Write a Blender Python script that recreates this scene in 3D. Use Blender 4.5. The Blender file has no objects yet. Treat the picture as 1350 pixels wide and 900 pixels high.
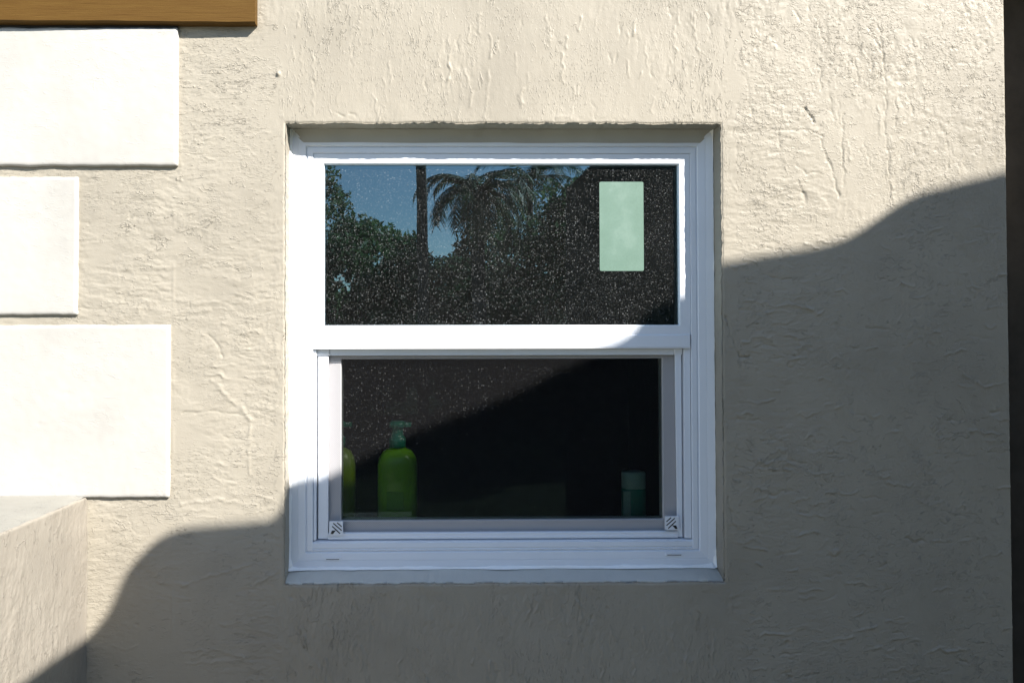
import bpy, math, random
import numpy as np
from mathutils import Vector, Matrix

random.seed(7)
RNG = np.random.default_rng(7)
C = bpy.context.scene.collection
scene = bpy.context.scene

# ------------------------------------------------------------------ camera
cam_d = bpy.data.cameras.new('camera')
cam = bpy.data.objects.new('camera', cam_d)
C.objects.link(cam)
_p, _w, _r = math.radians(.957), math.radians(.75), math.radians(.12)
Fv = Vector((math.sin(_w)*math.cos(_p), math.cos(_w)*math.cos(_p), math.sin(_p)))
Rv = Fv.cross(Vector((0, 0, 1))).normalized()
Uv = Rv.cross(Fv)
Rr = Rv*math.cos(_r) - Uv*math.sin(_r)
Ur = Rv*math.sin(_r) + Uv*math.cos(_r)
cam.matrix_world = Matrix(((Rr.x, Ur.x, -Fv.x, 0), (Rr.y, Ur.y, -Fv.y, -1.6), (Rr.z, Ur.z, -Fv.z, 1.5), (0, 0, 0, 1)))
cam_d.sensor_width = 36
cam_d.lens = 26.667
cam_d.shift_x = .047365
cam_d.shift_y = -.012394
cam_d.clip_start = .05
cam_d.clip_end = 1000
scene.camera = cam

# ------------------------------------------------------------------ light
SLOPE = 1.15                      # sun travels (-SLOPE, 1, -SLOPE)
to_sun = Vector((SLOPE, -1, SLOPE)).normalized()
elev = math.asin(to_sun.z)
azim = math.atan2(to_sun.x, to_sun.y)
world = bpy.data.worlds.new('World')
scene.world = world
world.use_nodes = True
wn = world.node_tree
sky = wn.nodes.new('ShaderNodeTexSky')
sky.sky_type = 'NISHITA'
sky.sun_disc = False
sky.sun_elevation = elev
sky.sun_rotation = azim
sky.air_density = 1.0
sky.dust_density = .3
sky.ozone_density = 1.6
bgn = wn.nodes['Background']
wn.links.new(sky.outputs[0], bgn.inputs['Color'])
bgn.inputs['Strength'].default_value = .090
sun_d = bpy.data.lights.new('sun', 'SUN')
sun_d.energy = 4.9
sun_d.angle = math.radians(.42)
sun_d.color = (1, .95, .88)
sun = bpy.data.objects.new('sun', sun_d)
C.objects.link(sun)
sun.rotation_euler = to_sun.to_track_quat('Z', 'Y').to_euler()
scene.view_settings.view_transform = 'Standard'
scene.view_settings.look = 'None'
scene.view_settings.exposure = 1.58
scene.view_settings.gamma = 1
scene.cycles.max_bounces = 8
scene.cycles.transparent_max_bounces = 16


# ------------------------------------------------------------------ helpers
def tag(o, label=None, cat=None, group=None, kind=None):
    for k, v in (('label', label), ('category', cat), ('group', group), ('kind', kind)):
        if v:
            o[k] = v
    return o


def mesh_obj(name, verts, faces, mat, parent=None, smooth=False, mats=None, fmat=None):
    me = bpy.data.meshes.new(name)
    me.from_pydata([tuple(v) for v in verts], [], faces)
    for m in (mats or [mat]):
        me.materials.append(m)
    if fmat is not None:
        me.polygons.foreach_set('material_index', fmat)
    if smooth:
        me.polygons.foreach_set('use_smooth', [True]*len(me.polygons))
    me.update()
    o = bpy.data.objects.new(name, me)
    C.objects.link(o)
    o.parent = parent
    return o


def np_mesh(name, V, Q, mat, parent=None, smooth=True):
    """fast quad mesh from arrays"""
    me = bpy.data.meshes.new(name)
    V = np.ascontiguousarray(V, dtype=np.float32)
    Q = np.ascontiguousarray(Q, dtype=np.int32)
    me.vertices.add(len(V))
    me.vertices.foreach_set('co', V.ravel())
    me.loops.add(Q.size)
    me.loops.foreach_set('vertex_index', Q.ravel())
    me.polygons.add(len(Q))
    me.polygons.foreach_set('loop_start', np.arange(0, Q.size, Q.shape[1], dtype=np.int32))
    if smooth:
        me.polygons.foreach_set('use_smooth', np.ones(len(Q), dtype=bool))
    me.update(calc_edges=True)
    me.validate()
    me.materials.append(mat)
    o = bpy.data.objects.new(name, me)
    C.objects.link(o)
    o.parent = parent
    return o


class MB:
    def __init__(s):
        s.v, s.f, s.m = [], [], []

    def quad(s, a, b, c, d, m=0):
        n = len(s.v)
        s.v += [a, b, c, d]
        s.f.append((n, n+1, n+2, n+3))
        s.m.append(m)

    def box(s, x0, x1, y0, y1, z0, z1, m=0):
        n = len(s.v)
        s.v += [(x, y, z) for x in (x0, x1) for y in (y0, y1) for z in (z0, z1)]
        for f in ((0, 1, 3, 2), (4, 6, 7, 5), (0, 4, 5, 1), (2, 3, 7, 6), (0, 2, 6, 4), (1, 5, 7, 3)):
            s.f.append(tuple(n+i for i in f))
            s.m.append(m)

    def prism(s, pts, x0, x1, m=0):
        """closed (y,z) outline swept along x"""
        n = len(s.v)
        k = len(pts)
        s.v += [(x0, p[0], p[1]) for p in pts] + [(x1, p[0], p[1]) for p in pts]
        for i in range(k):
            j = (i+1) % k
            s.f.append((n+i, n+j, n+k+j, n+k+i))
            s.m.append(m)
        s.f.append(tuple(n+i for i in range(k))[::-1])
        s.f.append(tuple(n+k+i for i in range(k)))
        s.m += [m, m]

    def ring(s, rect, prof, m=0):
        """mitred frame: rect=(x0,x1,z0,z1); prof=[(inset, y)...] or [((l,r,b,t) insets, y)...]"""
        n = len(s.v)
        for ins, y in prof:
            l, r, b, t = ins if isinstance(ins, tuple) else (ins,)*4
            x0, x1, z0, z1 = rect
            s.v += [(x0+l, y, z0+b), (x1-r, y, z0+b), (x1-r, y, z1-t), (x0+l, y, z1-t)]
        for i in range(len(prof)-1):
            for k in range(4):
                a, b = n+4*i+k, n+4*i+(k+1) % 4
                s.f.append((a, b, b+4, a+4))
                s.m.append(m)

    def build(s, name, mats, parent=None, bevel=0, smooth=False):
        if not isinstance(mats, list):
            mats = [mats]
        o = mesh_obj(name, s.v, s.f, None, parent, smooth, mats, s.m)
        import bmesh
        bm = bmesh.new()
        bm.from_mesh(o.data)
        bmesh.ops.remove_doubles(bm, verts=bm.verts, dist=1e-6)
        bmesh.ops.recalc_face_normals(bm, faces=bm.faces)
        bm.to_mesh(o.data)
        bm.free()
        if bevel:
            b = o.modifiers.new('bevel', 'BEVEL')
            b.width = bevel
            b.segments = 2
            b.limit_method = 'ANGLE'
            b.harden_normals = True
            o.data.polygons.foreach_set('use_smooth', [True]*len(o.data.polygons))
        return o


def empty(name, loc=(0, 0, 0)):
    o = bpy.data.objects.new(name, None)
    C.objects.link(o)
    o.location = loc
    o.empty_display_size = .1
    return o


def adopt(o, root):
    """child built in world coordinates keeps its place under a moved root"""
    o.parent = root
    o.matrix_parent_inverse = Matrix.Translation(-root.location)
    return o


# ------------------------------------------------------------------ numpy noise
def pnoise(x, y, seed=0):
    x = np.asarray(x, dtype=np.float64)
    y = np.asarray(y, dtype=np.float64)
    xi = np.floor(x).astype(np.int64)
    yi = np.floor(y).astype(np.int64)
    xf, yf = x-xi, y-yi
    r = np.random.default_rng(seed)
    ang = r.random((256, 256))*2*np.pi
    gx, gy = np.cos(ang), np.sin(ang)

    def g(a, b):
        a &= 255
        b &= 255
        return gx[a, b], gy[a, b]
    u = xf*xf*xf*(xf*(xf*6-15)+10)
    v = yf*yf*yf*(yf*(yf*6-15)+10)
    a, b = g(xi, yi)
    n00 = a*xf+b*yf
    a, b = g(xi+1, yi)
    n10 = a*(xf-1)+b*yf
    a, b = g(xi, yi+1)
    n01 = a*xf+b*(yf-1)
    a, b = g(xi+1, yi+1)
    n11 = a*(xf-1)+b*(yf-1)
    return ((n00*(1-u)+n10*u)*(1-v)+(n01*(1-u)+n11*u)*v)*1.5


def fbm(x, y, seed, octs=4, gain=.5):
    t, a = 0, 1
    for i in range(octs):
        t = t+a*pnoise(x*2**i+i*7.3, y*2**i+i*3.1, seed+i)
        a *= gain
    return t


def sstep(a, b, x):
    t = np.clip((x-a)/(b-a), 0, 1)
    return t*t*(3-2*t)


def seg_dist(X, Z, pts, wob=.0, seed=3):
    """distance to a polyline and the parameter along it"""
    if wob:
        X = X+wob*pnoise(X*60, Z*60, seed)
        Z = Z+wob*pnoise(X*60+9, Z*60+5, seed+1)
    best = np.full(X.shape, 9.)
    for (x0, z0), (x1, z1) in zip(pts[:-1], pts[1:]):
        dx, dz = x1-x0, z1-z0
        L = dx*dx+dz*dz
        t = np.clip(((X-x0)*dx+(Z-z0)*dz)/L, 0, 1)
        best = np.minimum(best, np.hypot(X-x0-t*dx, Z-z0-t*dz))
    return best


def px(x, y):
    """photograph pixel -> (x, z) on the stucco plane, used only for hand-placed trowel marks"""
    return ((x-598)*.001605, 1.5-(y-450)*.001612)


def stucco_height(X, Z, hor, ver, dens, seed=0):
    """plaster relief in metres (towards the viewer); hor / ver: drag direction weights; dens: how busy"""
    h = .0010*pnoise(X*3.1, Z*2.7, seed+1)+.0003*pnoise(X*11, Z*10, seed+2)
    h += .00003*pnoise(X*40, Z*42, seed+30)
    # fine drag lines of the trowel
    wx = X+.012*pnoise(X*9, Z*9, seed+3)
    wz = Z+.012*pnoise(X*8+4, Z*8, seed+4)
    mh = sstep(-.25, .5, pnoise(X*7, Z*9, seed+31))
    mv = sstep(-.25, .5, pnoise(X*9, Z*6, seed+32))
    h += hor*(.00008*pnoise(wx*14, wz*120, seed+5)+.00014*pnoise(wx*30, wz*230, seed+6))*(.35+mh)
    h += ver*(.00008*pnoise(wx*120, wz*12, seed+7)+.00014*pnoise(wx*230, wz*26, seed+8))*(.35+mv)
    dx = X[0, 1]-X[0, 0]
    dz = Z[1, 0]-Z[0, 0]
    # torn plaster skins: short stretches of thin stepped contours
    iso = 1-np.clip(hor+ver, 0, 1)
    for k, (sc, amp, w, lev) in enumerate(((16, .00028, .0011, (-.3, .12, .45)), (34, .00024, .0010, (-.35, 0., .35)), (75, .00024, .0009, (-.1, .3)))):
        n = 0
        for wgt, ax, az, so in ((hor, .62, 1.9, 0), (ver, 1.35, .50, 50), (iso, .95, .95, 70)):
            if np.max(wgt) > 0:
                n = n+wgt*fbm(wx*sc*ax, wz*sc*az, seed+10+5*k+so, 4, .55)
        gz, gx = np.gradient(n, dz, dx)
        G = np.hypot(gx, gz)+sc*.35
        m = sstep(.0, .35, pnoise(X*6.5, Z*6.5, seed+20+k)+.55*pnoise(X*19, Z*17, seed+25+k)+.18*dens-.02)
        for lv in lev:
            d = (n-lv)/G
            h += m*dens*amp*(sstep(-w, w, d)-.5)
            h += m*dens*amp*.8*np.exp(-(d/(w*1.1))**2)
    # small torn pits
    p = pnoise(X*(95-45*hor), Z*(80+60*hor-35*ver), seed+40)
    pm = sstep(.05, .45, pnoise(X*5, Z*6, seed+41))
    h -= dens*pm*.0010*sstep(.52, .80, p)
    # little grains left by the float
    q = pnoise(X*210, Z*210, seed+42)
    h += .00025*sstep(.45, .75, q)*(.3+pm)
    return h


# ------------------------------------------------------------------ materials
def new_mat(name):
    m = bpy.data.materials.new(name)
    m.use_nodes = True
    nt = m.node_tree
    b = nt.nodes['Principled BSDF']
    return m, nt, b


def N(nt, t, **kw):
    n = nt.nodes.new(t)
    for k, v in kw.items():
        if hasattr(n, k):
            setattr(n, k, v)
        else:
            n.inputs[k.replace('_', ' ')].default_value = v
    return n


def noise_node(nt, co, scale, detail=4, rough=.55, stretch=None):
    if stretch:
        mp = nt.nodes.new('ShaderNodeMapping')
        mp.inputs['Scale'].default_value = stretch
        nt.links.new(co, mp.inputs[0])
        co = mp.outputs[0]
    n = nt.nodes.new('ShaderNodeTexNoise')
    n.inputs['Scale'].default_value = scale
    n.inputs['Detail'].default_value = detail
    n.inputs['Roughness'].default_value = rough
    nt.links.new(co, n.inputs['Vector'])
    return n.outputs[0]


def ramp(nt, fac, stops):
    r = nt.nodes.new('ShaderNodeValToRGB')
    r.color_ramp.elements[0].position, r.color_ramp.elements[0].color = stops[0][0], (*stops[0][1], 1)
    r.color_ramp.elements[1].position, r.color_ramp.elements[1].color = stops[-1][0], (*stops[-1][1], 1)
    for p, c in stops[1:-1]:
        e = r.color_ramp.elements.new(p)
        e.color = (*c, 1)
    nt.links.new(fac, r.inputs[0])
    return r.outputs[0]


def mixc(nt, fac, a, b, blend='MIX'):
    m = nt.nodes.new('ShaderNodeMix')
    m.data_type = 'RGBA'
    m.blend_type = blend
    for i, s in ((0, fac), (6, a), (7, b)):
        if hasattr(s, 'is_linked') or hasattr(s, 'links'):
            nt.links.new(s, m.inputs[i])
        elif i == 0:
            m.inputs[0].default_value = s
        else:
            m.inputs[i].default_value = (*s, 1)
    return m.outputs[2]


def bump(nt, h, dist, strength=1, prev=None):
    b = nt.nodes.new('ShaderNodeBump')
    b.inputs['Distance'].default_value = dist
    b.inputs['Strength'].default_value = strength
    nt.links.new(h, b.inputs['Height'])
    if prev:
        nt.links.new(prev, b.inputs['Normal'])
    return b.outputs[0]


def stucco_mat(name, col, stain=.35, fine=1.0, spec=.2, mode='wall'):
    m, nt, b = new_mat(name)
    co = nt.nodes.new('ShaderNodeTexCoord').outputs['Object']
    n1 = noise_node(nt, co, 3.2, 5, .6)
    n2 = noise_node(nt, co, 26, 5, .65, (1.5, 1, .7))
    dark = tuple(c*.88 for c in col)
    lite = tuple(min(1, c*1.05+.006) for c in col)
    c = ramp(nt, n1, [(.32, dark), (.5, col), (.7, lite)])
    c2 = ramp(nt, n2, [(.3, (.93, .92, .90)), (.6, (1, 1, 1)), (.8, (1.0, 1.0, 1.0))])
    c = mixc(nt, stain, c, c2, 'MULTIPLY')
    nt.links.new(c, b.inputs['Base Color'])
    b.inputs['Roughness'].default_value = .5
    b.inputs['Specular IOR Level'].default_value = spec
    # drag direction: sideways on the left pier, downwards above and below the window, mixed elsewhere
    def mapped(sc):
        mp = nt.nodes.new('ShaderNodeMapping')
        mp.inputs['Scale'].default_value = sc
        nt.links.new(co, mp.inputs[0])
        return mp.outputs[0]

    def rng(src, lo, hi, kind='SMOOTHSTEP', t0=0., t1=1.):
        r = nt.nodes.new('ShaderNodeMapRange')
        r.interpolation_type = kind
        for k_, v_ in (('From Min', lo), ('From Max', hi), ('To Min', t0), ('To Max', t1)):
            r.inputs[k_].default_value = v_
        nt.links.new(src, r.inputs[0])
        return r.outputs[0]

    def op(kind, a_, b_):
        q = nt.nodes.new('ShaderNodeMath')
        q.operation = kind
        for i_, v_ in enumerate((a_, b_)):
            if v_ is None:
                continue
            if isinstance(v_, (int, float)):
                q.inputs[i_].default_value = v_
            else:
                nt.links.new(v_, q.inputs[i_])
        return q.outputs[0]

    def vmix(fac, a_, b_):
        q = nt.nodes.new('ShaderNodeMix')
        q.data_type = 'VECTOR'
        nt.links.new(fac, q.inputs[0])
        nt.links.new(a_, q.inputs[4])
        nt.links.new(b_, q.inputs[5])
        return q.outputs[1]
    vh, vv, vi = mapped((.75, 1, 1.9)), mapped((1.9, 1.9, .7)), mapped((1.0, 1.0, 1.4))
    if mode == 'wall':
        sx = nt.nodes.new('ShaderNodeSeparateXYZ')
        nt.links.new(co, sx.inputs[0])
        xw = op('ADD', sx.outputs[0], op('MULTIPLY', op('SUBTRACT', noise_node(nt, co, 6, 4, .7), .5), .12))
        pier_ = rng(xw, -.372, -.360, 'LINEAR')
        right_ = rng(xw, .585, .600, 'LINEAR')
        vec = vmix(pier_, vh, vv)
        vec = vmix(right_, vec, vi)
        # the relief thins out where the two trowel directions meet
        calm = [op('ABSOLUTE', op('SUBTRACT', op('MULTIPLY', q_, 2.0), 1.0), None) for q_ in (pier_, right_)]
        calm = rng(op('MULTIPLY', calm[0], calm[1]), .90, 1.0)
    else:
        vec = vv if mode == 'v' else vh
        calm = None
    vmix_w = mapped((1, 1, .8))
    nb = bump(nt, noise_node(nt, co, 20, 3, .5), .0005*fine, .4)
    for i_, (sc, K, dist, wd, lo, hi) in enumerate(((12, 6, .00125, .11, .49, .60), (26, 6, .00100, .19, .49, .60), (58, 5, .00038, .34, .51, .62))):
        n0 = nt.nodes.new('ShaderNodeTexNoise')
        n0.inputs['Scale'].default_value = sc
        n0.inputs['Detail'].default_value = 5
        n0.inputs['Roughness'].default_value = .62
        n0.inputs['Distortion'].default_value = .5
        n0.noise_dimensions = '4D'
        n0.inputs['W'].default_value = 3.7*i_
        nt.links.new(vec, n0.inputs['Vector'])
        fr_ = op('FRACT', op('MULTIPLY', n0.outputs[0], K), None)
        ridge = op('MULTIPLY', rng(fr_, .5-wd, .5), op('SUBTRACT', 1.0, rng(fr_, .5, .5+wd)))
        brk = rng(noise_node(nt, vec, sc*2.3, 2, .5), .42, .56)
        mn = noise_node(nt, vmix_w, 2.6+1.6*i_, 5, .72)
        if mode == 'wall' and i_:
            mn = op('ADD', mn, op('MULTIPLY', right_, .05))
        mk = rng(mn, lo, hi)
        hgt = op('MULTIPLY', op('MULTIPLY', ridge, brk), mk)
        if calm:
            hgt = op('MULTIPLY', hgt, calm)
        nb = bump(nt, hgt, dist*fine, 1, nb)
    g = noise_node(nt, vec, 170, 3, .6)
    gg = op('MULTIPLY', rng(g, .54, .68), rng(noise_node(nt, co, 7, 3, .6), .46, .64, t0=.12))
    if calm:
        gg = op('MULTIPLY', gg, calm)
    nb = bump(nt, gg, .0010*fine, .8, nb)
    nb = bump(nt, noise_node(nt, co, 420, 2, .6), .00035*fine, .6, nb)
    nt.links.new(nb, b.inputs['Normal'])
    return m


def plain_mat(name, col, rough=.5, spec=.5, bumpd=0, bscale=300, stretch=None, var=.0, metallic=0, coat=0):
    m, nt, b = new_mat(name)
    co = nt.nodes.new('ShaderNodeTexCoord').outputs['Object']
    b.inputs['Base Color'].default_value = (*col, 1)
    b.inputs['Roughness'].default_value = rough
    b.inputs['Specular IOR Level'].default_value = spec
    b.inputs['Metallic'].default_value = metallic
    b.inputs['Coat Weight'].default_value = coat
    if var:
        n = noise_node(nt, co, 14, 6, .65, stretch)
        c = ramp(nt, n, [(.3, tuple(c*(1-var) for c in col)), (.7, tuple(min(1, c*(1+var*.4)) for c in col))])
        nt.links.new(c, b.inputs['Base Color'])
    if bumpd:
        nt.links.new(bump(nt, noise_node(nt, co, bscale, 4, .6, stretch), bumpd, .6), b.inputs['Normal'])
    return m


STUCCO = stucco_mat('beige_stucco', (.285, .259, .211))
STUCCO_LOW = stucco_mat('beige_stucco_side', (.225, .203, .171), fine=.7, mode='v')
CREAM = stucco_mat('cream_stucco_top', (.235, .226, .198), fine=.6, mode='h')
QUOIN = stucco_mat('white_painted_stucco', (.375, .362, .335), stain=.2, fine=.22, mode='h')
VINYL = plain_mat('white_vinyl', (.67, .70, .75), .32, .5, .00012, 60, var=.025)
SEAL = plain_mat('white_sealant', (.80, .80, .79), .5, .4, .0008, 130, var=.03)
GREYVINYL = plain_mat('rail_underside', (.74, .74, .74), .5)
BRONZE = plain_mat('dark_bronze', (.12, .10, .078), .7, .1, .0002, 120, var=.25)
BLACKGAP = plain_mat('dark_gasket', (.012, .012, .012), .6)
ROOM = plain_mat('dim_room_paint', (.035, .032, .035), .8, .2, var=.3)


def wood_mat():
    m, nt, b = new_mat('brown_painted_wood')
    co = nt.nodes.new('ShaderNodeTexCoord').outputs['Object']
    g = noise_node(nt, co, 8, 8, .7, (1.2, 12, 22))
    c = ramp(nt, g, [(.3, (.073, .036, .0065)), (.55, (.088, .046, .009)), (.75, (.10, .056, .012))])
    nt.links.new(c, b.inputs['Base Color'])
    b.inputs['Roughness'].default_value = .6
    b.inputs['Specular IOR Level'].default_value = .15
    nb = bump(nt, noise_node(nt, co, 14, 8, .7, (1.5, 14, 26)), .0014, .6)
    nt.links.new(nb, b.inputs['Normal'])
    return m


WOOD = wood_mat()


def dust_mask(nt, co, scale, rmin, rmax, keep):
    """small round dried drops: voronoi points with a random radius"""
    mp = nt.nodes.new('ShaderNodeMapping')
    mp.inputs['Scale'].default_value = (1, 0, 1)
    nt.links.new(co, mp.inputs[0])
    v = nt.nodes.new('ShaderNodeTexVoronoi')
    v.voronoi_dimensions = '3D'
    v.inputs['Scale'].default_value = scale
    nt.links.new(mp.outputs[0], v.inputs['Vector'])
    sep = nt.nodes.new('ShaderNodeSeparateColor')
    nt.links.new(v.outputs['Color'], sep.inputs[0])
    mr = nt.nodes.new('ShaderNodeMapRange')
    mr.inputs['From Min'].default_value = 1-keep
    mr.inputs['From Max'].default_value = 1
    mr.inputs['To Min'].default_value = rmin
    mr.inputs['To Max'].default_value = rmax
    mr.clamp = False
    nt.links.new(sep.outputs[0], mr.inputs[0])
    lt = nt.nodes.new('ShaderNodeMath')
    lt.operation = 'LESS_THAN'
    nt.links.new(v.outputs['Distance'], lt.inputs[0])
    nt.links.new(mr.outputs[0], lt.inputs[1])
    return lt.outputs[0], sep.outputs[1]


def glass_mat(name, tint, refl, layers, film=.0):
    m = bpy.data.materials.new(name)
    m.use_nodes = True
    nt = m.node_tree
    nt.nodes.clear()
    out = nt.nodes.new('ShaderNodeOutputMaterial')
    co = nt.nodes.new('ShaderNodeTexCoord').outputs['Object']
    tr = nt.nodes.new('ShaderNodeBsdfTransparent')
    tr.inputs[0].default_value = (*tint, 1)
    gl = nt.nodes.new('ShaderNodeBsdfGlossy')
    gl.inputs['Color'].default_value = (.60, .90, 1, 1)
    gl.inputs['Roughness'].default_value = .0
    wob = bump(nt, noise_node(nt, co, 3.0, 1, .5), .0006, .5)
    nt.links.new(wob, gl.inputs['Normal'])
    fr = nt.nodes.new('ShaderNodeFresnel')
    fr.inputs[0].default_value = 1.5
    mu = nt.nodes.new('ShaderNodeMath')
    mu.operation = 'MULTIPLY'
    mu.use_clamp = True
    mu.inputs[1].default_value = refl/.04
    nt.links.new(fr.outputs[0], mu.inputs[0])
    mx = nt.nodes.new('ShaderNodeMixShader')
    nt.links.new(mu.outputs[0], mx.inputs[0])
    nt.links.new(tr.outputs[0], mx.inputs[1])
    nt.links.new(gl.outputs[0], mx.inputs[2])
    cur = mx.outputs[0]
    df = nt.nodes.new('ShaderNodeBsdfDiffuse')
    df.inputs[0].default_value = (.72, .74, .74, 1)
    if film:
        fm = nt.nodes.new('ShaderNodeMixShader')
        cl = noise_node(nt, co, 5, 5, .6)
        mr = nt.nodes.new('ShaderNodeMapRange')
        mr.inputs['From Min'].default_value = .3
        mr.inputs['From Max'].default_value = .7
        mr.inputs['To Min'].default_value = film*.5
        mr.inputs['To Max'].default_value = film*1.4
        nt.links.new(cl, mr.inputs[0])
        nt.links.new(mr.outputs[0], fm.inputs[0])
        nt.links.new(cur, fm.inputs[1])
        nt.links.new(df.outputs[0], fm.inputs[2])
        cur = fm.outputs[0]
    clump = noise_node(nt, co, 9, 4, .6)
    for sc, r0, r1, keep, op in layers:
        msk, rnd = dust_mask(nt, co, sc, r0, r1, keep)
        a = nt.nodes.new('ShaderNodeMath')
        a.operation = 'MULTIPLY'
        nt.links.new(msk, a.inputs[0])
        mr = nt.nodes.new('ShaderNodeMapRange')
        mr.inputs['To Min'].default_value = op*.25
        mr.inputs['To Max'].default_value = op
        nt.links.new(rnd, mr.inputs[0])
        nt.links.new(mr.outputs[0], a.inputs[1])
        b2 = nt.nodes.new('ShaderNodeMath')
        b2.operation = 'MULTIPLY'
        m2 = nt.nodes.new('ShaderNodeMapRange')
        m2.inputs['From Min'].default_value = .3
        m2.inputs['From Max'].default_value = .62
        m2.inputs['To Min'].default_value = .45
        nt.links.new(clump, m2.inputs[0])
        nt.links.new(a.outputs[0], b2.inputs[0])
        nt.links.new(m2.outputs[0], b2.inputs[1])
        dm = nt.nodes.new('ShaderNodeMixShader')
        nt.links.new(b2.outputs[0], dm.inputs[0])
        nt.links.new(cur, dm.inputs[1])
        nt.links.new(df.outputs[0], dm.inputs[2])
        cur = dm.outputs[0]
    nt.links.new(cur, out.inputs[0])
    return m


GLASS_UP = glass_mat('dusty_tinted_glass', (.55, .60, .58), .150,
                     [(300, .14, .38, .52, .17), (500, .18, .42, .45, .09), (130, .05, .11, .26, .42)], film=.006)
GLASS_LOW = glass_mat('lower_glass', (.78, .84, .80), .035,
                      [(270, .12, .34, .40, .22), (420, .12, .36, .45, .09), (100, .04, .09, .12, .5)], film=.001)


def mesh_mat():
    m = bpy.data.materials.new('charcoal_insect_mesh')
    m.use_nodes = True
    nt = m.node_tree
    nt.nodes.clear()
    out = nt.nodes.new('ShaderNodeOutputMaterial')
    co = nt.nodes.new('ShaderNodeTexCoord').outputs['Object']
    sep = nt.nodes.new('ShaderNodeSeparateXYZ')
    nt.links.new(co, sep.inputs[0])
    wv = []
    for ax, per in ((0, .0041), (2, .0047)):
        s = nt.nodes.new('ShaderNodeMath')
        s.operation = 'MULTIPLY'
        s.inputs[1].default_value = 2*math.pi/per
        nt.links.new(sep.outputs[ax], s.inputs[0])
        q = nt.nodes.new('ShaderNodeMath')
        q.operation = 'SINE'
        nt.links.new(s.outputs[0], q.inputs[0])
        wv.append(q.outputs[0])
    ad = nt.nodes.new('ShaderNodeMath')
    ad.operation = 'MULTIPLY'
    nt.links.new(wv[0], ad.inputs[0])
    nt.links.new(wv[1], ad.inputs[1])
    mr = nt.nodes.new('ShaderNodeMapRange')
    mr.inputs['From Min'].default_value = -1
    mr.inputs['From Max'].default_value = 1
    mr.inputs['To Min'].default_value = .31
    mr.inputs['To Max'].default_value = .45
    nt.links.new(ad.outputs[0], mr.inputs[0])
    tr = nt.nodes.new('ShaderNodeBsdfTransparent')
    df = nt.nodes.new('ShaderNodeBsdfDiffuse')
    df.inputs[0].default_value = (.015, .015, .016, 1)
    mx = nt.nodes.new('ShaderNodeMixShader')
    nt.links.new(mr.outputs[0], mx.inputs[0])
    nt.links.new(tr.outputs[0], mx.inputs[1])
    nt.links.new(df.outputs[0], mx.inputs[2])
    nt.links.new(mx.outputs[0], out.inputs[0])
    return m


MESH = mesh_mat()

# ------------------------------------------------------------------ stucco wall of the house
OX0, OX1, OZ0, OZ1 = -.3545, .5702, .9925, 1.9615       # window opening at the wall face
GX0, GX1, GZ0, GZ1 = -1.15, 1.183, .66, 2.34            # part of the wall built with full relief


def lines(a, cuts, b, step):
    out = []
    pts = [a, *cuts, b]
    for p, q in zip(pts[:-1], pts[1:]):
        n = max(1, round((q-p)/step))
        out.append(np.linspace(p, q, n, endpoint=False))
    return np.concatenate(out+[np.array([b])])


xs = lines(GX0, (OX0, OX1), GX1, .0022)
zs = lines(GZ0, (OZ0, OZ1), GZ1, .0022)
X, Z = np.meshgrid(xs, zs)
pier = sstep(-.345, -.395, X+.03*pnoise(X*9, Z*9, 58))                            # left of the window: dragged sideways
over = sstep(1.965, 1.985, Z)*(1-pier)*sstep(.64, .56, X+.03*pnoise(X*9+4, Z*9, 57))
under = sstep(.985, .965, Z)*(1-pier)*sstep(.66, .58, X)
rgt = sstep(.565, .585, X)
patch = rgt*sstep(.62, .70, X)*0+rgt*sstep(.83, .76, X)*(.55+.45*sstep(2.1, 2.05, Z))
patch = np.clip(patch, 0, 1)*sstep(2.12, 2.04, Z)
hor = np.clip(.85*pier+.75*patch, 0, 1)
ver = np.clip(.85*over+.9*under+.45*rgt*(1-patch), 0, 1)
dens = .75+.35*pn if False else np.clip(.95+.15*pier-.35*over+.35*under+.15*rgt+.5*pnoise(X*2.3, Z*2.3, 77), .25, 1.6)
H = stucco_height(X, Z, hor, ver, dens, 100)
# seams where plaster coats overlap
H += .0003*sstep(0, .3, pnoise(Z*6, Z*0+3, 59))*sstep(-.3635, -.3605, X+.0015*pnoise(Z*9, Z*0+2, 60))*sstep(1.93, 1.98, Z)
H += .0002*sstep(.5745, .5775, X+.0012*pnoise(Z*8, Z*0+5, 61))*sstep(1.93, 1.97, Z)*-1
H += .0007*sstep(-.2, .3, pnoise(Z*9, Z*0+7, 65))*np.exp(-((X+.588+.0012*pnoise(Z*12, Z*0, 62))/.0028)**2)*sstep(1.85, 1.80, Z)
H += .0002*sstep(.0, .004, .9735-Z+.0025*pnoise(X*12, X*0+3, 63))*(1-pier)*sstep(.66, .58, X)*-1
H += .0001*sstep(-.002, .003, -.376-X+.0012*pnoise(Z*15, Z*0+1, 64))*sstep(1.98, 1.9, Z)*-1
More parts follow.
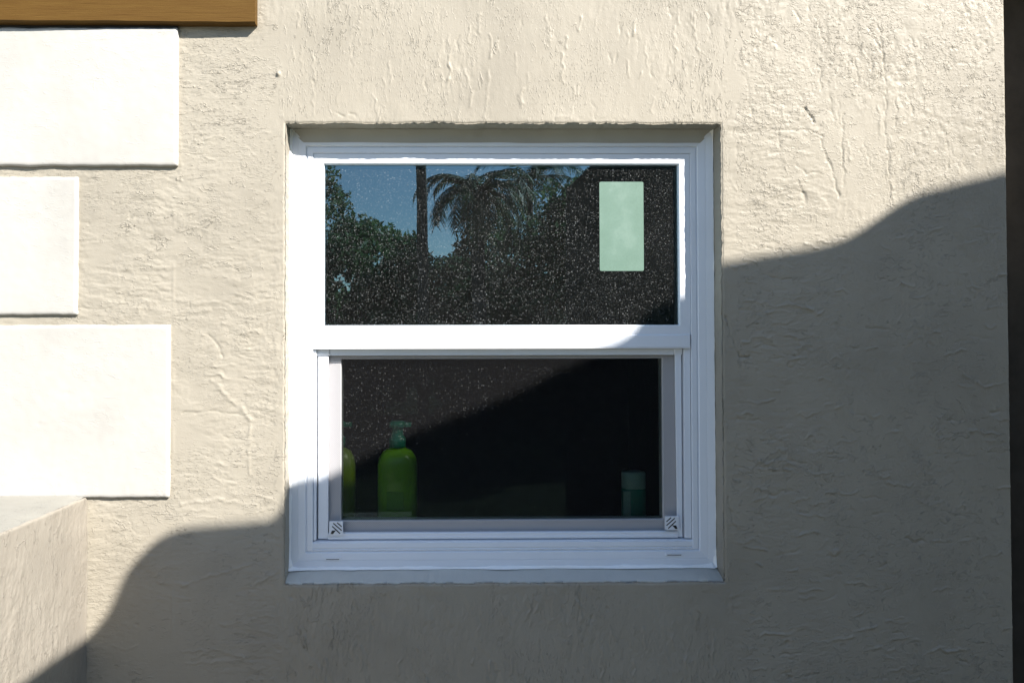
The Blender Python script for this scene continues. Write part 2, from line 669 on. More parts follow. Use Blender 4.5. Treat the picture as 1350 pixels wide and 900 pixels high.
# hand-placed marks: (polyline in photo pixels, height, half width)
marks = [
    ([(283, 500), (300, 520), (318, 534), (333, 553)], .0018, .0042),
    ([(332, 560), (330, 590), (333, 622)], .0012, .0034),
    ([(243, 541), (275, 540), (305, 543), (330, 545)], -.0016, .0016),
    ([(243, 396), (262, 400), (300, 396), (330, 400)], .0011, .003),
    ([(243, 411), (280, 409)], .0011, .003),
    ([(243, 660), (290, 655), (340, 662)], .0012, .003),
    ([(275, 440), (290, 453), (296, 470)], -.0022, .0018),
    ([(252, 398), (253, 406)], -.002, .0016),
    ([(243, 765), (300, 747), (335, 738)], .0018, .0026),
    ([(330, 768), (352, 757), (370, 745)], .0018, .0026),
    ([(208, 753), (225, 740)], .0015, .002),
    ([(214, 763), (224, 752)], .0015, .002),
    ([(243, 850), (290, 848), (325, 858)], .0014, .0024),
    ([(250, 866), (300, 862), (322, 860)], .0014, .0024),
    ([(155, 842), (172, 846), (186, 842)], .0013, .002),
    ([(175, 675), (178, 690), (190, 700)], -.001, .0016),
    ([(1165, 30), (1170, 60), (1174, 110), (1172, 160), (1176, 210), (1178, 262)], -.0022, .0013),
    ([(1085, 185), (1097, 215), (1103, 235), (1110, 262)], -.0026, .0016),
    ([(1117, 150), (1115, 175), (1114, 223)], -.0020, .0013),
    ([(1053, 12), (1060, 28)], -.0018, .0014),
    ([(1081, 20), (1088, 42), (1095, 60)], -.0018, .0014),
    ([(1150, 35), (1163, 55), (1172, 75)], -.0020, .0013),
    ([(1070, 5), (1074, 30)], -.0016, .0012),
    ([(1123, 75), (1124, 105)], -.0018, .0012), ([(1134, 75), (1137, 112)], -.0018, .0012),
    ([(1153, 65), (1156, 95)], -.0018, .0012), ([(1188, 128), (1187, 165)], -.0016, .0012),
    ([(1202, 122), (1210, 150)], -.0016, .0012), ([(1210, 48), (1213, 92)], -.0014, .0012),
    ([(1066, 143), (1078, 160)], -.0036, .0024),
    ([(1053, 165), (1072, 175), (1090, 180)], -.002, .0016),
    ([(1052, 218), (1068, 230), (1088, 229)], -.0018, .0014),
    ([(1055, 240), (1062, 255), (1066, 267)], -.0024, .002),
    ([(1140, 120), (1152, 112)], -.0014, .0012),
    ([(959, 418), (963, 440), (970, 462), (976, 472), (990, 470)], -.0036, .0014),
    ([(1025, 466), (1040, 474), (1052, 468)], .0012, .002),
    ([(1022, 501), (1035, 508), (1056, 509)], -.0014, .0016),
    ([(1188, 430), (1195, 404)], .0014, .0018),
    ([(958, 655), (965, 690), (976, 700), (990, 698)], -.0024, .0014),
    ([(1040, 670), (1065, 676), (1070, 671)], -.0016, .0014),
    ([(1088, 712), (1080, 722)], .0014, .002),
    ([(1040, 828), (1055, 822), (1080, 829)], .0014, .002),
    ([(1152, 830), (1175, 827)], -.0012, .0016),
    ([(236, 160), (240, 215), (237, 240)], .0009, .002),
    ([(445, 150), (452, 154)], -.0022, .002), ([(462, 151), (470, 156)], -.0022, .002),
    ([(735, 155), (752, 153)], .0014, .002),
]
mr = random.Random(12)
for i in range(150):          # short drips above and below the window
    x_, y_ = mr.uniform(385, 945), (mr.uniform(0, 150) if i % 2 else mr.uniform(782, 915))
    n_, st_ = mr.randint(2, 4), mr.uniform(4, 11)
    pl = [(x_, y_)]
    for k in range(n_):
        pl.append((pl[-1][0]+mr.uniform(-2.6, 2.6), pl[-1][1]+st_))
    marks.append((pl, mr.choice((1, 1, 1, -.7))*mr.uniform(.0007, .0019)*(1.7 if y_ > 500 else 1), mr.uniform(.0013, .0022)))
for i in range(190):          # short sideways drags on the right-hand wall
    x_, y_ = mr.uniform(965, 1320), mr.uniform(300, 900)
    if mr.random() < .35:
        x_ = mr.uniform(965, 1110)
    st_ = mr.uniform(4, 11)
    pl = [(x_, y_)]
    for k in range(mr.randint(2, 4)):
        pl.append((pl[-1][0]+st_, pl[-1][1]+mr.uniform(-3.5, 3.5)))
    marks.append((pl, mr.choice((1, 1, -.8))*mr.uniform(.0013, .0031), mr.uniform(.0013, .0021)))
for i in range(60):           # and on the pier between the blocks and the window
    x_, y_ = mr.uniform(240, 365), mr.uniform(150, 890)
    st_ = mr.uniform(4, 11)
    pl = [(x_, y_)]
    for k in range(mr.randint(2, 4)):
        pl.append((min(368, pl[-1][0]+st_), pl[-1][1]+mr.uniform(-4, 4)))
    marks.append((pl, mr.choice((1, 1, -.8))*mr.uniform(.0006, .0016), mr.uniform(.0013, .0022)))
for i in range(46):           # vertical drips at the upper right
    x_, y_ = mr.uniform(960, 1310), mr.uniform(0, 240)
    pl = [(x_, y_)]
    for k in range(mr.randint(2, 5)):
        pl.append((pl[-1][0]+mr.uniform(-2, 4), pl[-1][1]+mr.uniform(5, 11)))
    marks.append((pl, mr.choice((1, -.9))*mr.uniform(.0007, .0017), mr.uniform(.0012, .0019)))
for pts, a, w in marks:
    P = [px(*q) for q in pts]
    x0, x1 = min(p[0] for p in P)-.02, max(p[0] for p in P)+.02
    z0, z1 = min(p[1] for p in P)-.02, max(p[1] for p in P)+.02
    i0, i1 = np.searchsorted(xs, (x0, x1))
    j0, j1 = np.searchsorted(zs, (z0, z1))
    if i1 <= i0 or j1 <= j0:
        continue
    sX, sZ = X[j0:j1, i0:i1], Z[j0:j1, i0:i1]
    d = seg_dist(sX, sZ, P, .005)
    v = .55+.8*np.clip(pnoise(sX*55, sZ*55, 9)+.3, 0, 1)
    H[j0:j1, i0:i1] += a*.85*v*np.exp(-(d/w)**2)
# small nail pop and drip right of the board
for (cx_, cy_, a, w) in ((368, 99, .006, .0035), (281, 96, -.002, .002), (1035, 845, -.0035, .004), (386, 781, -.002, .004)):
    a0, b0 = px(cx_, cy_)
    H += a*np.exp(-(((X-a0)**2+((Z-b0)*.8)**2)/w**2))
# fade at the border of the relief, rounded and broken arrises round the opening
fade = sstep(GX0, GX0+.03, X)*sstep(GZ0, GZ0+.03, Z)*sstep(GZ1, GZ1-.03, Z)
H *= fade
din = np.maximum(np.maximum(OX0-X, X-OX1), np.maximum(OZ0-Z, Z-OZ1))     # distance outside the opening
rr = .0035+.0015*pnoise(X*18, Z*18, 66)
H -= np.where(din >= 0, .0032*np.clip(1-din/rr, 0, 1)**2, 0)
dr = GX1-X
H -= .003*np.clip(1-dr/.004, 0, 1)**2
# wobble of the opening edge in the plane of the wall
wob = np.exp(-np.clip(din, 0, 1)/.010)
ex = .0016*pnoise(Z*22, Z*0+1, 67)+.0010*pnoise(Z*90, Z*0+4, 68)
ez = .0018*pnoise(X*20, X*0+6, 69)+.0013*pnoise(X*85, X*0+2, 70)
ez = ez+.0022*sstep(.2, .6, pnoise(X*14, X*0+8, 71))*(Z > 1.5)
Xd = X+ex*wob*((X <= OX0+1e-6) | (X >= OX1-1e-6))*sstep(.96, .99, Z)*sstep(2.0, 1.96, Z)
Zd = Z+ez*wob*((Z <= OZ0+1e-6) | (Z >= OZ1-1e-6))
nz_, nx_ = X.shape
V = np.stack([Xd, -H, Zd], -1).reshape(-1, 3)
I = np.arange(nz_*nx_).reshape(nz_, nx_)
Q = np.stack([I[:-1, :-1], I[:-1, 1:], I[1:, 1:], I[1:, :-1]], -1)
cxm = .5*(X[:-1, :-1]+X[1:, 1:])
czm = .5*(Z[:-1, :-1]+Z[1:, 1:])
keep = ~((cxm > OX0) & (cxm < OX1) & (czm > OZ0) & (czm < OZ1))
Q = Q[keep]
# reveals: extrude the opening edge inwards
ia, ib = np.searchsorted(xs, OX0-1e-7), np.searchsorted(xs, OX1-1e-7)
ja, jb = np.searchsorted(zs, OZ0-1e-7), np.searchsorted(zs, OZ1-1e-7)
extraV, extraQ = [], []
base = len(V)
YD = np.array([.002, .010, .020, .030, .042, .058])


def reveal(idx, fn, flip):
    global base
    n = len(idx)
    prev = np.array(idx)
    P0 = V[prev]
    for yd in YD:
        t = (yd-P0[:, 1])/(YD[-1]-P0[:, 1])
        P = fn(P0, yd, t)
        extraV.append(P)
        cur = np.arange(base, base+n)
        q = np.stack([prev[:-1], prev[1:], cur[1:], cur[:-1]], -1)
        extraQ.append(q[:, ::-1] if flip else q)
        prev = cur
        base += n


def side(P0, yd, t):
    P = P0.copy()
    P[:, 1] = yd
    s = np.sign(P0[:, 0])
    tgt = np.where(P0[:, 0] < 0, OX0-.0005, OX1+.0005)
    P[:, 0] = P0[:, 0]*(1-t)+tgt*t+.0007*pnoise(P0[:, 2]*30, P0[:, 2]*0+yd*60, 80)
    P[:, 2] = np.clip(P0[:, 2], OZ0+.016*t if t.ndim else OZ0, 9)
    return P


def topf(P0, yd, t):
    P = P0.copy()
    P[:, 1] = yd
    P[:, 2] = P0[:, 2]*(1-t)+(OZ1+.0005)*t+.0008*pnoise(P0[:, 0]*26, P0[:, 0]*0+yd*60, 81)
    return P


def botf(P0, yd, t):
    P = P0.copy()
    P[:, 1] = yd
    P[:, 2] = P0[:, 2]*(1-t)+(OZ0+.0195)*t+.0006*pnoise(P0[:, 0]*26, P0[:, 0]*0+yd*60, 82)
    return P


reveal(I[ja:jb+1, ia], side, True)
reveal(I[ja:jb+1, ib], side, False)
reveal(I[jb, ia:ib+1], topf, True)
reveal(I[ja, ia:ib+1], botf, False)
# return of the wall at its right end
prev = I[:, -1]
P0 = V[prev]
for yd in (.004, .02, .30):
    P = P0.copy()
    P[:, 1] = yd
    P[:, 0] = GX1+.0008*pnoise(P0[:, 2]*25, P0[:, 2]*0+yd*40, 83)
    extraV.append(P)
    cur = np.arange(base, base+len(prev))
    extraQ.append(np.stack([prev[:-1], prev[1:], cur[1:], cur[:-1]], -1)[:, ::-1])
    prev = cur
    base += len(prev)
V = np.concatenate([V]+extraV)
Q = np.concatenate([Q]+extraQ)
wall = empty('stucco_wall', (-.9, 0, 0))
tag(wall, 'beige painted stucco house wall with trowel marks, set round the white window', 'wall')
face = adopt(np_mesh('stucco_face', V, Q, STUCCO), wall)
face.data.materials.append(stucco_mat('smooth_sill_lightened', (.46, .445, .40), stain=.2, fine=.3, mode='h'))  # smooth sill, its colour also lightened to stand in for skylight
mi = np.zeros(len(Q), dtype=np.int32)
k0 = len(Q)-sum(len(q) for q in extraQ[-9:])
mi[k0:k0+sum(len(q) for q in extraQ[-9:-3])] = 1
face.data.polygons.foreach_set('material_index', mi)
mb = MB()
HX0, HX1, HT = -1.62, 3.2, 3.0
for (x0, x1, z0, z1) in ((HX0, GX0, 0, HT), (GX0, GX1, 0, GZ0), (GX0, GX1, GZ1, HT)):
    mb.quad((x0, 0, z0), (x1, 0, z0), (x1, 0, z1), (x0, 0, z1))
mb.quad((HX0, 0, 0), (HX0, 0, HT), (HX0, 4, HT), (HX0, 4, 0))
mb.quad((HX0, 0, HT), (HX1, 0, HT), (HX1, 4, HT), (HX0, 4, HT))
mb.quad((GX1, 0, GZ1+.12), (HX1, 0, GZ1+.12), (HX1, 0, HT), (GX1, 0, HT))
mb.quad((GX1, 0, 0), (GX1, .30, 0), (GX1, .30, GZ0), (GX1, 0, GZ0))
mb.quad((GX1, 0, GZ1), (GX1, .30, GZ1), (GX1, .30, GZ1+.12), (GX1, 0, GZ1+.12))
mb.quad((GX1, 0, GZ1+.12), (GX1, .30, GZ1+.12), (1.47, .30, GZ1+.12), (1.47, 0, GZ1+.12))
mb.quad((1.47, 0, 0), (HX1, 0, 0), (HX1, 0, GZ1+.12), (1.47, 0, GZ1+.12))
mb.quad((1.47, 0, 0), (1.47, .30, 0), (1.47, .30, GZ1+.12), (1.47, 0, GZ1+.12))  # unseen right jamb, set close to keep the sun off the recessed panel
mb.quad((HX1, 0, 0), (HX1, 4, 0), (HX1, 4, HT), (HX1, 0, HT))
adopt(mb.build('wall_body', STUCCO), wall)


# ------------------------------------------------------------------ quoins
def slab(name, x0, x1, z0, z1, tf, seed, mat, root, top_smear=0):
    nx, nz = int((x1-x0)/.004), int((z1-z0)/.004)
    u, v = np.meshgrid(np.linspace(0, 1, nx+1), np.linspace(0, 1, nz+1))
    Xs, Zs = x0+u*(x1-x0), z0+v*(z1-z0)
    ed = np.minimum(np.minimum(Xs-x0, x1-Xs), np.minimum(Zs-z0, z1-Zs))
    t = tf(u, v)
    hh = t+.0006*pnoise(Xs*9, Zs*9, seed)+.00025*pnoise(Xs*60, Zs*60, seed+1)
    hh += .0005*sstep(.5, .8, pnoise(Xs*80, Zs*70, seed+2))*sstep(.1, .5, pnoise(Xs*9, Zs*9, seed+3))
    hh -= .0010*sstep(.62, .8, pnoise(Xs*70, Zs*95, seed+6))*sstep(.1, .5, pnoise(Xs*6+3, Zs*7, seed+7))
    hh -= .0022*np.clip(1-ed/.004, 0, 1)**2
    e = np.exp(-ed/.006)
    Xs2 = Xs+e*(.0012*pnoise(Zs*25, Zs*0+seed, seed+4)+.0006*pnoise(Zs*90, Zs*0, seed+8))*(np.abs(u-.5) > .49)
    Zs2 = Zs+e*(.0014*pnoise(Xs*22, Xs*0+seed, seed+5)+.0007*pnoise(Xs*85, Xs*0, seed+9))*(np.abs(v-.5) > .45)
    V = np.stack([Xs2, -hh, Zs2], -1).reshape(-1, 3)
    I = np.arange((nx+1)*(nz+1)).reshape(nz+1, nx+1)
    Q = [np.stack([I[:-1, :-1], I[:-1, 1:], I[1:, 1:], I[1:, :-1]], -1).reshape(-1, 4)]
    loop = np.concatenate([I[0, :-1], I[:-1, -1], I[-1, :0:-1], I[:0:-1, 0]])
    B = V[loop].copy()
    B[:, 1] = .003
    b0 = len(V)
    V = np.concatenate([V, B])
    n = len(loop)
    j = (np.arange(n)+1) % n
    Q.append(np.stack([loop, b0+np.arange(n), b0+j, loop[j]], -1))
    return adopt(np_mesh(name, V, np.concatenate(Q), mat), root)


slab('quoin', -1.5, -.5790, 1.8690, 2.1585, lambda u, v: .0080+.0012*u+.0030*v*u, 200, QUOIN, wall)
slab('quoin', -1.5, -.7868, 1.5570, 1.8460, lambda u, v: .0072+0*u, 210, QUOIN, wall)
slab('quoin', -1.5, -.5930, 1.1765, 1.5360, lambda u, v: .0072+.0008*u, 220, QUOIN, wall)

# ------------------------------------------------------------------ wooden board, top left
board = empty('timber_board', (-.9, 0, 2.165))
tag(board, 'golden brown painted wooden board fixed above the topmost white block, top left corner', 'board')
nb_ = 60
Vb, Fb = [], []
for i in range(nb_+1):
    u = i/nb_
    x = -1.55+u*(1.55-.4135)
    pr = .0215+.0115*(1-u)**1.2*1.0+.0003*math.sin(u*37)
    zb = 2.1655+.0004*math.sin(u*19)+.0003*math.sin(u*71)
    sec = [(-.001, zb), (-pr+.003, zb-.0004), (-pr, zb+.0025), (-pr, 2.30), (-pr+.003, 2.303), (-.001, 2.303)]
    Vb += [(x, a, b) for a, b in sec]
for i in range(nb_):
    for k in range(6):
        a, b = i*6+k, i*6+(k+1) % 6
        Fb.append((a, b, b+6, a+6))
Fb += [(0, 1, 2, 3, 4, 5), tuple(nb_*6+k for k in range(6))[::-1]]
o = mesh_obj('plank', Vb, Fb, WOOD)
adopt(o, board)
mb = MB()
mb.box(-1.5, -.581, -.006, 0, 2.1595, 2.1660)
adopt(mb.build('gap_sealant', BLACKGAP, bevel=.001), board)

# ------------------------------------------------------------------ low wall, bottom left
low = empty('low_wall', (-1.4, -.6, 0))
tag(low, 'low beige stucco wall with a flat pale top, standing out from the house at bottom left', 'wall')
LX, LY, LZ = -.7645, -1.25, 1.1795
ys = np.arange(LY, .0001, .0028)
zz = np.arange(.55, LZ+.001, .0028)
zz[-1] = LZ
Y2, Z2 = np.meshgrid(ys, zz)
h2 = stucco_height(Y2+5, Z2, Y2*0+.0, Y2*0+.9, Y2*0+1.35, 300)
edt = np.clip(LZ-Z2, 0, 1)
h2 -= .004*np.clip(1-edt/.005, 0, 1)**2
h2 += .0015*pnoise(Y2*5, Z2*4, 310)
V2 = np.stack([LX+h2, Y2, Z2-.002*np.clip(1-edt/.005, 0, 1)**2+np.where(edt < 1e-4, .0015*pnoise(Y2*30, Y2*0, 311), 0)], -1).reshape(-1, 3)
I2 = np.arange(Y2.size).reshape(Y2.shape)
Q2 = np.stack([I2[:-1, :-1], I2[:-1, 1:], I2[1:, 1:], I2[1:, :-1]], -1).reshape(-1, 4)
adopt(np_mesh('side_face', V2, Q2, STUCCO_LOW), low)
# top slab: sheet that reaches the same wobbling edge
ne = len(ys)
edge = V2[I2[-1]]
nu = 60
Vt = []
for k in range(nu+1):
    t = (k/nu)**1.5
    xx = edge[:, 0]*(1-t)+(-2.0)*t
    zt = edge[:, 2]*max(0, 1-t*40)+(LZ)*min(1, t*40)+.0006*pnoise(xx*20, ys*20, 320)+.0003*pnoise(xx*70, ys*60, 321)
    zt = zt+.0035*np.exp(-np.abs(ys)/.012)
    Vt.append(np.stack([xx, ys, zt], -1))
Vt = np.concatenate(Vt)
It = np.arange((nu+1)*ne).reshape(nu+1, ne)
Qt = np.stack([It[:-1, :-1], It[:-1, 1:], It[1:, 1:], It[1:, :-1]], -1).reshape(-1, 4)
adopt(np_mesh('wall_top', Vt, Qt, CREAM), low)
mb = MB()
mb.quad((LX, LY, 0), (LX, 0, 0), (LX, 0, .55), (LX, LY, .55))
mb.quad((LX, LY, 0), (LX, LY, LZ), (-2, LY, LZ), (-2, LY, 0))
mb.quad((-2, LY, 0), (-2, LY, LZ), (-2, 0, LZ), (-2, 0, 0))
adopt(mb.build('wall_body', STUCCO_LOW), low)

# ------------------------------------------------------------------ dark bronze panel beyond the wall's right end
panel = empty('bronze_panel', (1.32, .25, 0))
tag(panel, 'dark bronze metal panel in the shaded recess past the right end of the stucco wall', 'panel')
mb = MB()
mb.box(1.184, 1.230, .215, .29, 0, 2.455)
mb.box(1.428, 1.469, .215, .29, 0, 2.455)
mb.box(1.230, 1.428, .215, .29, 2.40, 2.455)
adopt(mb.build('panel_frame', BRONZE, bevel=.002), panel)
mb = MB()
mb.box(1.231, 1.427, .250, .285, .02, 2.399)
adopt(mb.build('infill', BRONZE, bevel=.002), panel)
for x in (1.236, 1.262, 1.288, 1.314):
    mb = MB()
    mb.box(x, x+.009, .238, .2495, .03, 2.38)
    adopt(mb.build('moulding', BRONZE, bevel=.0015), panel)

# ------------------------------------------------------------------ the window
win = empty('window', (.1, .06, 1.0))
tag(win, 'white vinyl single-hung window with dusty dark glass, recessed in the beige wall', 'window')
FR = (-.3549, .5697, 1.0105, 1.9609)
mb = MB()
mb.ring(FR, [(.0, .075), (.0, .0505), (.0012, .0485), (.0165, .0503), (.0172, .0512), (.0178, .0504), (.0330, .0518), (.0342, .0535), (.0352, .0565),
             (.0365, .0565), (.0372, .0545), (.0382, .0538), ((.0485, .0485, .0382, .0485), .0538), ((.0492, .0492, .0382, .0492), .0548),
             ((.0492, .0492, .0382, .0492), .12)])
# stepped sill members
mb.prism([(.0538, 1.0487), (.0538, 1.0500), (.0562, 1.0512), (.0562, 1.0530), (.0545, 1.0540), (.0552, 1.0640), (.0580, 1.0655),
          (.0580, 1.0668), (.12, 1.0690), (.12, 1.0480)], -.3062, .5206)
frame = adopt(mb.build('frame', VINYL), win)
# weep slots in the bottom member
for x0, x1, z, yw in ((-.2797, -.2437, 1.0318, -.0008), (.4594, .4975, 1.0368, -.0004)):
    mb = MB()
    mb.box(x0, x1, .0495+yw, .0530+yw, z-.0030, z+.0030, 0)
    mb.box(x0+.004, x1-.004, .0490+yw, .0500+yw, z-.0013, z-.0001, 1)
    w = mb.build('weep_slot', [VINYL, BLACKGAP])
    w.parent = frame
    w.matrix_parent_inverse = Matrix.Identity(4)

# sealant bead: wobbly rope round the frame
pth = []
x0, x1, z0, z1 = FR[0]+.0005, FR[1]-.0005, FR[2]+.0005, FR[3]-.0005
st = .0035
for i in range(int((x1-x0)/st)):
    pth.append((x0+i*st, z0, 0, 1))
for i in range(int((z1-z0)/st)):
    pth.append((x1, z0+i*st, -1, 0))
for i in range(int((x1-x0)/st)):
    pth.append((x1-i*st, z1, 0, -1))
for i in range(int((z1-z0)/st)):
    pth.append((x0, z1-i*st, 1, 0))
Vs, Fs = [], []
n = len(pth)
for i, (x, z, nx2, nz2) in enumerate(pth):
    s = i*st
    r = .0042+.0022*float(pnoise(s*14, 1.5, 90))+.0013*float(pnoise(s*70, 3.5, 91))
    side_k = 'b' if nz2 == 1 else 't' if nz2 == -1 else 'r' if nx2 == -1 else 'l'
    out = {'b': .002, 't': .003, 'r': .0005, 'l': .002}[side_k]      # how far it creeps outwards, onto the reveal
    fwd = {'b': .006, 't': .003, 'r': .0012, 'l': .007}[side_k]+(.001 if side_k == 'r' else .0045)*float(pnoise(s*18, 7.5, 92))+.0010*float(pnoise(s*80, 7.5, 93))
    cdist = min(abs(x-x0), abs(x-x1))+min(abs(z-z0), abs(z-z1))
    blob = math.exp(-cdist/.012)*(.007 if z < 1.5 else .003)
    r += blob*.8
    fwd = fwd*.85+blob
    for dd, yy in ((-out, .050-fwd), (r*.30, .050-fwd*.72), (r*.75, .050-fwd*.30), (r, .0515)):
        Vs.append((x+nx2*dd, yy, z+nz2*dd))
for i in range(n):
    j = (i+1) % n
    for k in range(3):
        Fs.append((i*4+k, i*4+k+1, j*4+k+1, j*4+k))
seal = mesh_obj('sealant', Vs, Fs, SEAL, smooth=True)
seal.parent = frame
seal.matrix_parent_inverse = Matrix.Identity(4)

# beige paint and filler feathered over the head of the frame
nf_ = 264
Vf, Ff = [], []
for i in range(nf_+1):
    x = FR[0]+.0005+(FR[1]-FR[0]-.001)*i/nf_
    e = min(x-FR[0], FR[1]-x)
    w0 = min(.0275+.0012*float(pnoise(x*12, 2.5, 95)), e*.96+.0008)
    z = FR[3]+.0008
    q = .0012*float(pnoise(x*40, .5, 96))
    for t in (0, .12, .3, .55, .8, 1):
        Vf.append((x, .0440+q*(1-t)+(.0505-.0440)*(1-(1-t)**1.7) if e > .003 else .0500, z-w0*t-.0002))
for i in range(nf_):
    for k in range(5):
        a = i*6+k
        Ff.append((a, a+1, a+7, a+6))
sub_f = mesh_obj('painted_filler', Vf, Ff, stucco_mat('smooth_beige_filler', (.37, .355, .31), stain=.2, fine=.15, mode='h'), smooth=True)
sub_f.parent = frame
sub_f.matrix_parent_inverse = Matrix.Identity(4)

# upper sash
US = (-.3055, .5203, 1.514, 1.9115)
GI = (-.2822, .4950, 1.5358, 1.8880)
mb = MB()
ins = (GI[0]-US[0], US[1]-GI[1], GI[2]-US[2], US[3]-GI[3])
i2 = tuple(v-.0022 for v in ins)
i3 = tuple(v-.0008 for v in ins)
mb.ring(US, [(0., .075), (0., .0572), (.0012, .0560), (i2, .0560), (i3, .0572), (ins, .0680), (ins, .095)])
usash = adopt(mb.build('upper_sash', VINYL), win)
mb = MB()
mb.box(GI[0]-.004, GI[1]+.004, .0660, .0700, GI[2]-.004, GI[3]+.004)


def sub(o, parent):
    o.parent = parent
    o.matrix_parent_inverse = Matrix.Identity(4)
    return o


def pane(x0, x1, z0, z1, y, mat, parent):
    o = mesh_obj('pane', [(x0, y, z0), (x1, y, z0), (x1, y, z1), (x0, y, z1), (x0, y+.004, z0), (x1, y+.004, z0), (x1, y+.004, z1), (x0, y+.004, z1)],
                 [(0, 1, 2, 3)], mat)
    return sub(o, parent)


pane(GI[0]-.003, GI[1]+.003, GI[2]-.003, GI[3]+.003, .0660, GLASS_UP, usash)


# pale green label stuck on the upper glass
def sticker_mat():
    m, nt, b = new_mat('faded_green_film')
    co = nt.nodes.new('ShaderNodeTexCoord').outputs['Object']
    n = noise_node(nt, co, 22, 3, .5)
    f = noise_node(nt, co, 240, 4, .7)
    c = ramp(nt, n, [(.40, (.094, .166, .128)), (.58, (.104, .178, .14)), (.66, (.118, .193, .155)), (.74, (.128, .203, .165))])
    c2 = ramp(nt, f, [(.3, (.86, .88, .87)), (.65, (1, 1, 1))])
    nt.links.new(mixc(nt, .7, c, c2, 'MULTIPLY'), b.inputs['Base Color'])
    b.inputs['Roughness'].default_value = .6
    return m


sx0, sx1, sz0, sz1 = .3225, .4200, 1.6545, 1.8515
Vk, c4 = [], .0035
for cx_, cz_, a0 in ((sx1-c4, sz1-c4, 0), (sx0+c4, sz1-c4, 90), (sx0+c4, sz0+c4, 180), (sx1-c4, sz0+c4, 270)):
    for k in range(5):
        a = math.radians(a0+k*22.5)
        Vk.append((cx_+c4*math.cos(a), .0652, cz_+c4*math.sin(a)))
nk = len(Vk)
Vk += [(x, .0658, z) for x, _, z in Vk]
Fk = [tuple(range(nk))]+[(i, (i+1) % nk, nk+(i+1) % nk, nk+i) for i in range(nk)]
st_o = sub(mesh_obj('sticker', Vk, Fk, sticker_mat()), usash)
st_o['label'] = 'pale green blotchy rectangular sticker on the upper glass'

# meeting rail
mb = MB()
mb.prism([(.0538, 1.4858), (.0526, 1.4872), (.0526, 1.5120), (.0540, 1.5134), (.0558, 1.5138), (.0558, 1.5335), (.0570, 1.5345), (.08, 1.5350), (.095, 1.5), (.066, 1.4850)],
         -.3055, .5175)
rail = adopt(mb.build('meeting_rail', VINYL), win)
mb = MB()
mb.box(-.3075, .5190, .0524, .0536, 1.4842, 1.4856)
sub(mb.build('rail_lip', GREYVINYL), rail)

# lower sash behind the screen
LS = (-.2960, .5110, 1.060, 1.4835)
LG = (-.2480, .4628, 1.1070, 1.4612)
mb = MB()
ins = (LG[0]-LS[0], LS[1]-LG[1], LG[2]-LS[2], LS[3]-LG[3])
mb.ring(LS, [(0., .11), (0., .0820), (tuple(v-.002 for v in ins), .0800), (tuple(v-.0006 for v in ins), .0812), (ins, .089), (ins, .11)])
lsash = adopt(mb.build('lower_sash', plain_mat('bright_sash_vinyl', (.84, .82, .84), .4)), win)
pane(LG[0]-.003, LG[1]+.003, LG[2]-.003, LG[3]+.003, .0870, GLASS_LOW, lsash)

# insect screen
scr = adopt(MB.build.__get__((lambda b: (b.box(-.2965, -.2745, .0670, .0760, 1.0700, 1.4765), b.box(-.3005, -.2720, .0655, .0770, 1.4690, 1.4838), b)[2])(MB()))('insect_screen', VINYL, None, .0012), win)
# right bar leans a little; top and bottom bars
mb = MB()
n0 = len(mb.v)
mb.v += [(.4880, .067, 1.4765), (.5020, .067, 1.4765), (.5020, .067, 1.0700), (.4915, .067, 1.0700),
         (.4880, .076, 1.4765), (.5020, .076, 1.4765), (.5020, .076, 1.0700), (.4915, .076, 1.0700)]
mb.f += [(0, 1, 2, 3), (4, 5, 6, 7), (0, 1, 5, 4), (1, 2, 6, 5), (2, 3, 7, 6), (3, 0, 4, 7)]
mb.m += [0]*6
sub(mb.build('side_bar', VINYL, None, .001), scr)
mb = MB()
mb.box(-.272, .4860, .0675, .0760, 1.4695, 1.4838)
sub(mb.build('top_bar', VINYL, None, .001), scr)
mb = MB()
mb.box(.4862, .5040, .0660, .0770, 1.4700, 1.4838)
sub(mb.build('top_corner', VINYL, None, .001), scr)
mb = MB()
mb.prism([(.0655, 1.0690), (.0640, 1.0705), (.0640, 1.0745), (.0652, 1.0760), (.0652, 1.0815), (.0665, 1.0830), (.0760, 1.0835), (.0760, 1.0690)], -.2745, .4915)
sub(mb.build('bottom_bar', VINYL), scr)
mb = MB()
mb.box(.5055, .5195, .0600, .0800, 1.0690, 1.4838)
sub(mb.build('jamb_track', VINYL, None, .001), scr)
mb = MB()
mb.box(-.3055, -.2995, .0600, .0800, 1.0690, 1.4838)
sub(mb.build('jamb_track', VINYL, None, .001), scr)
sub(mesh_obj('screen_mesh', [(-.2745, .0715, 1.0835), (.4905, .0715, 1.0835), (.4905, .0715, 1.4695), (-.2745, .0715, 1.4695)], [(0, 1, 2, 3)], MESH), scr)
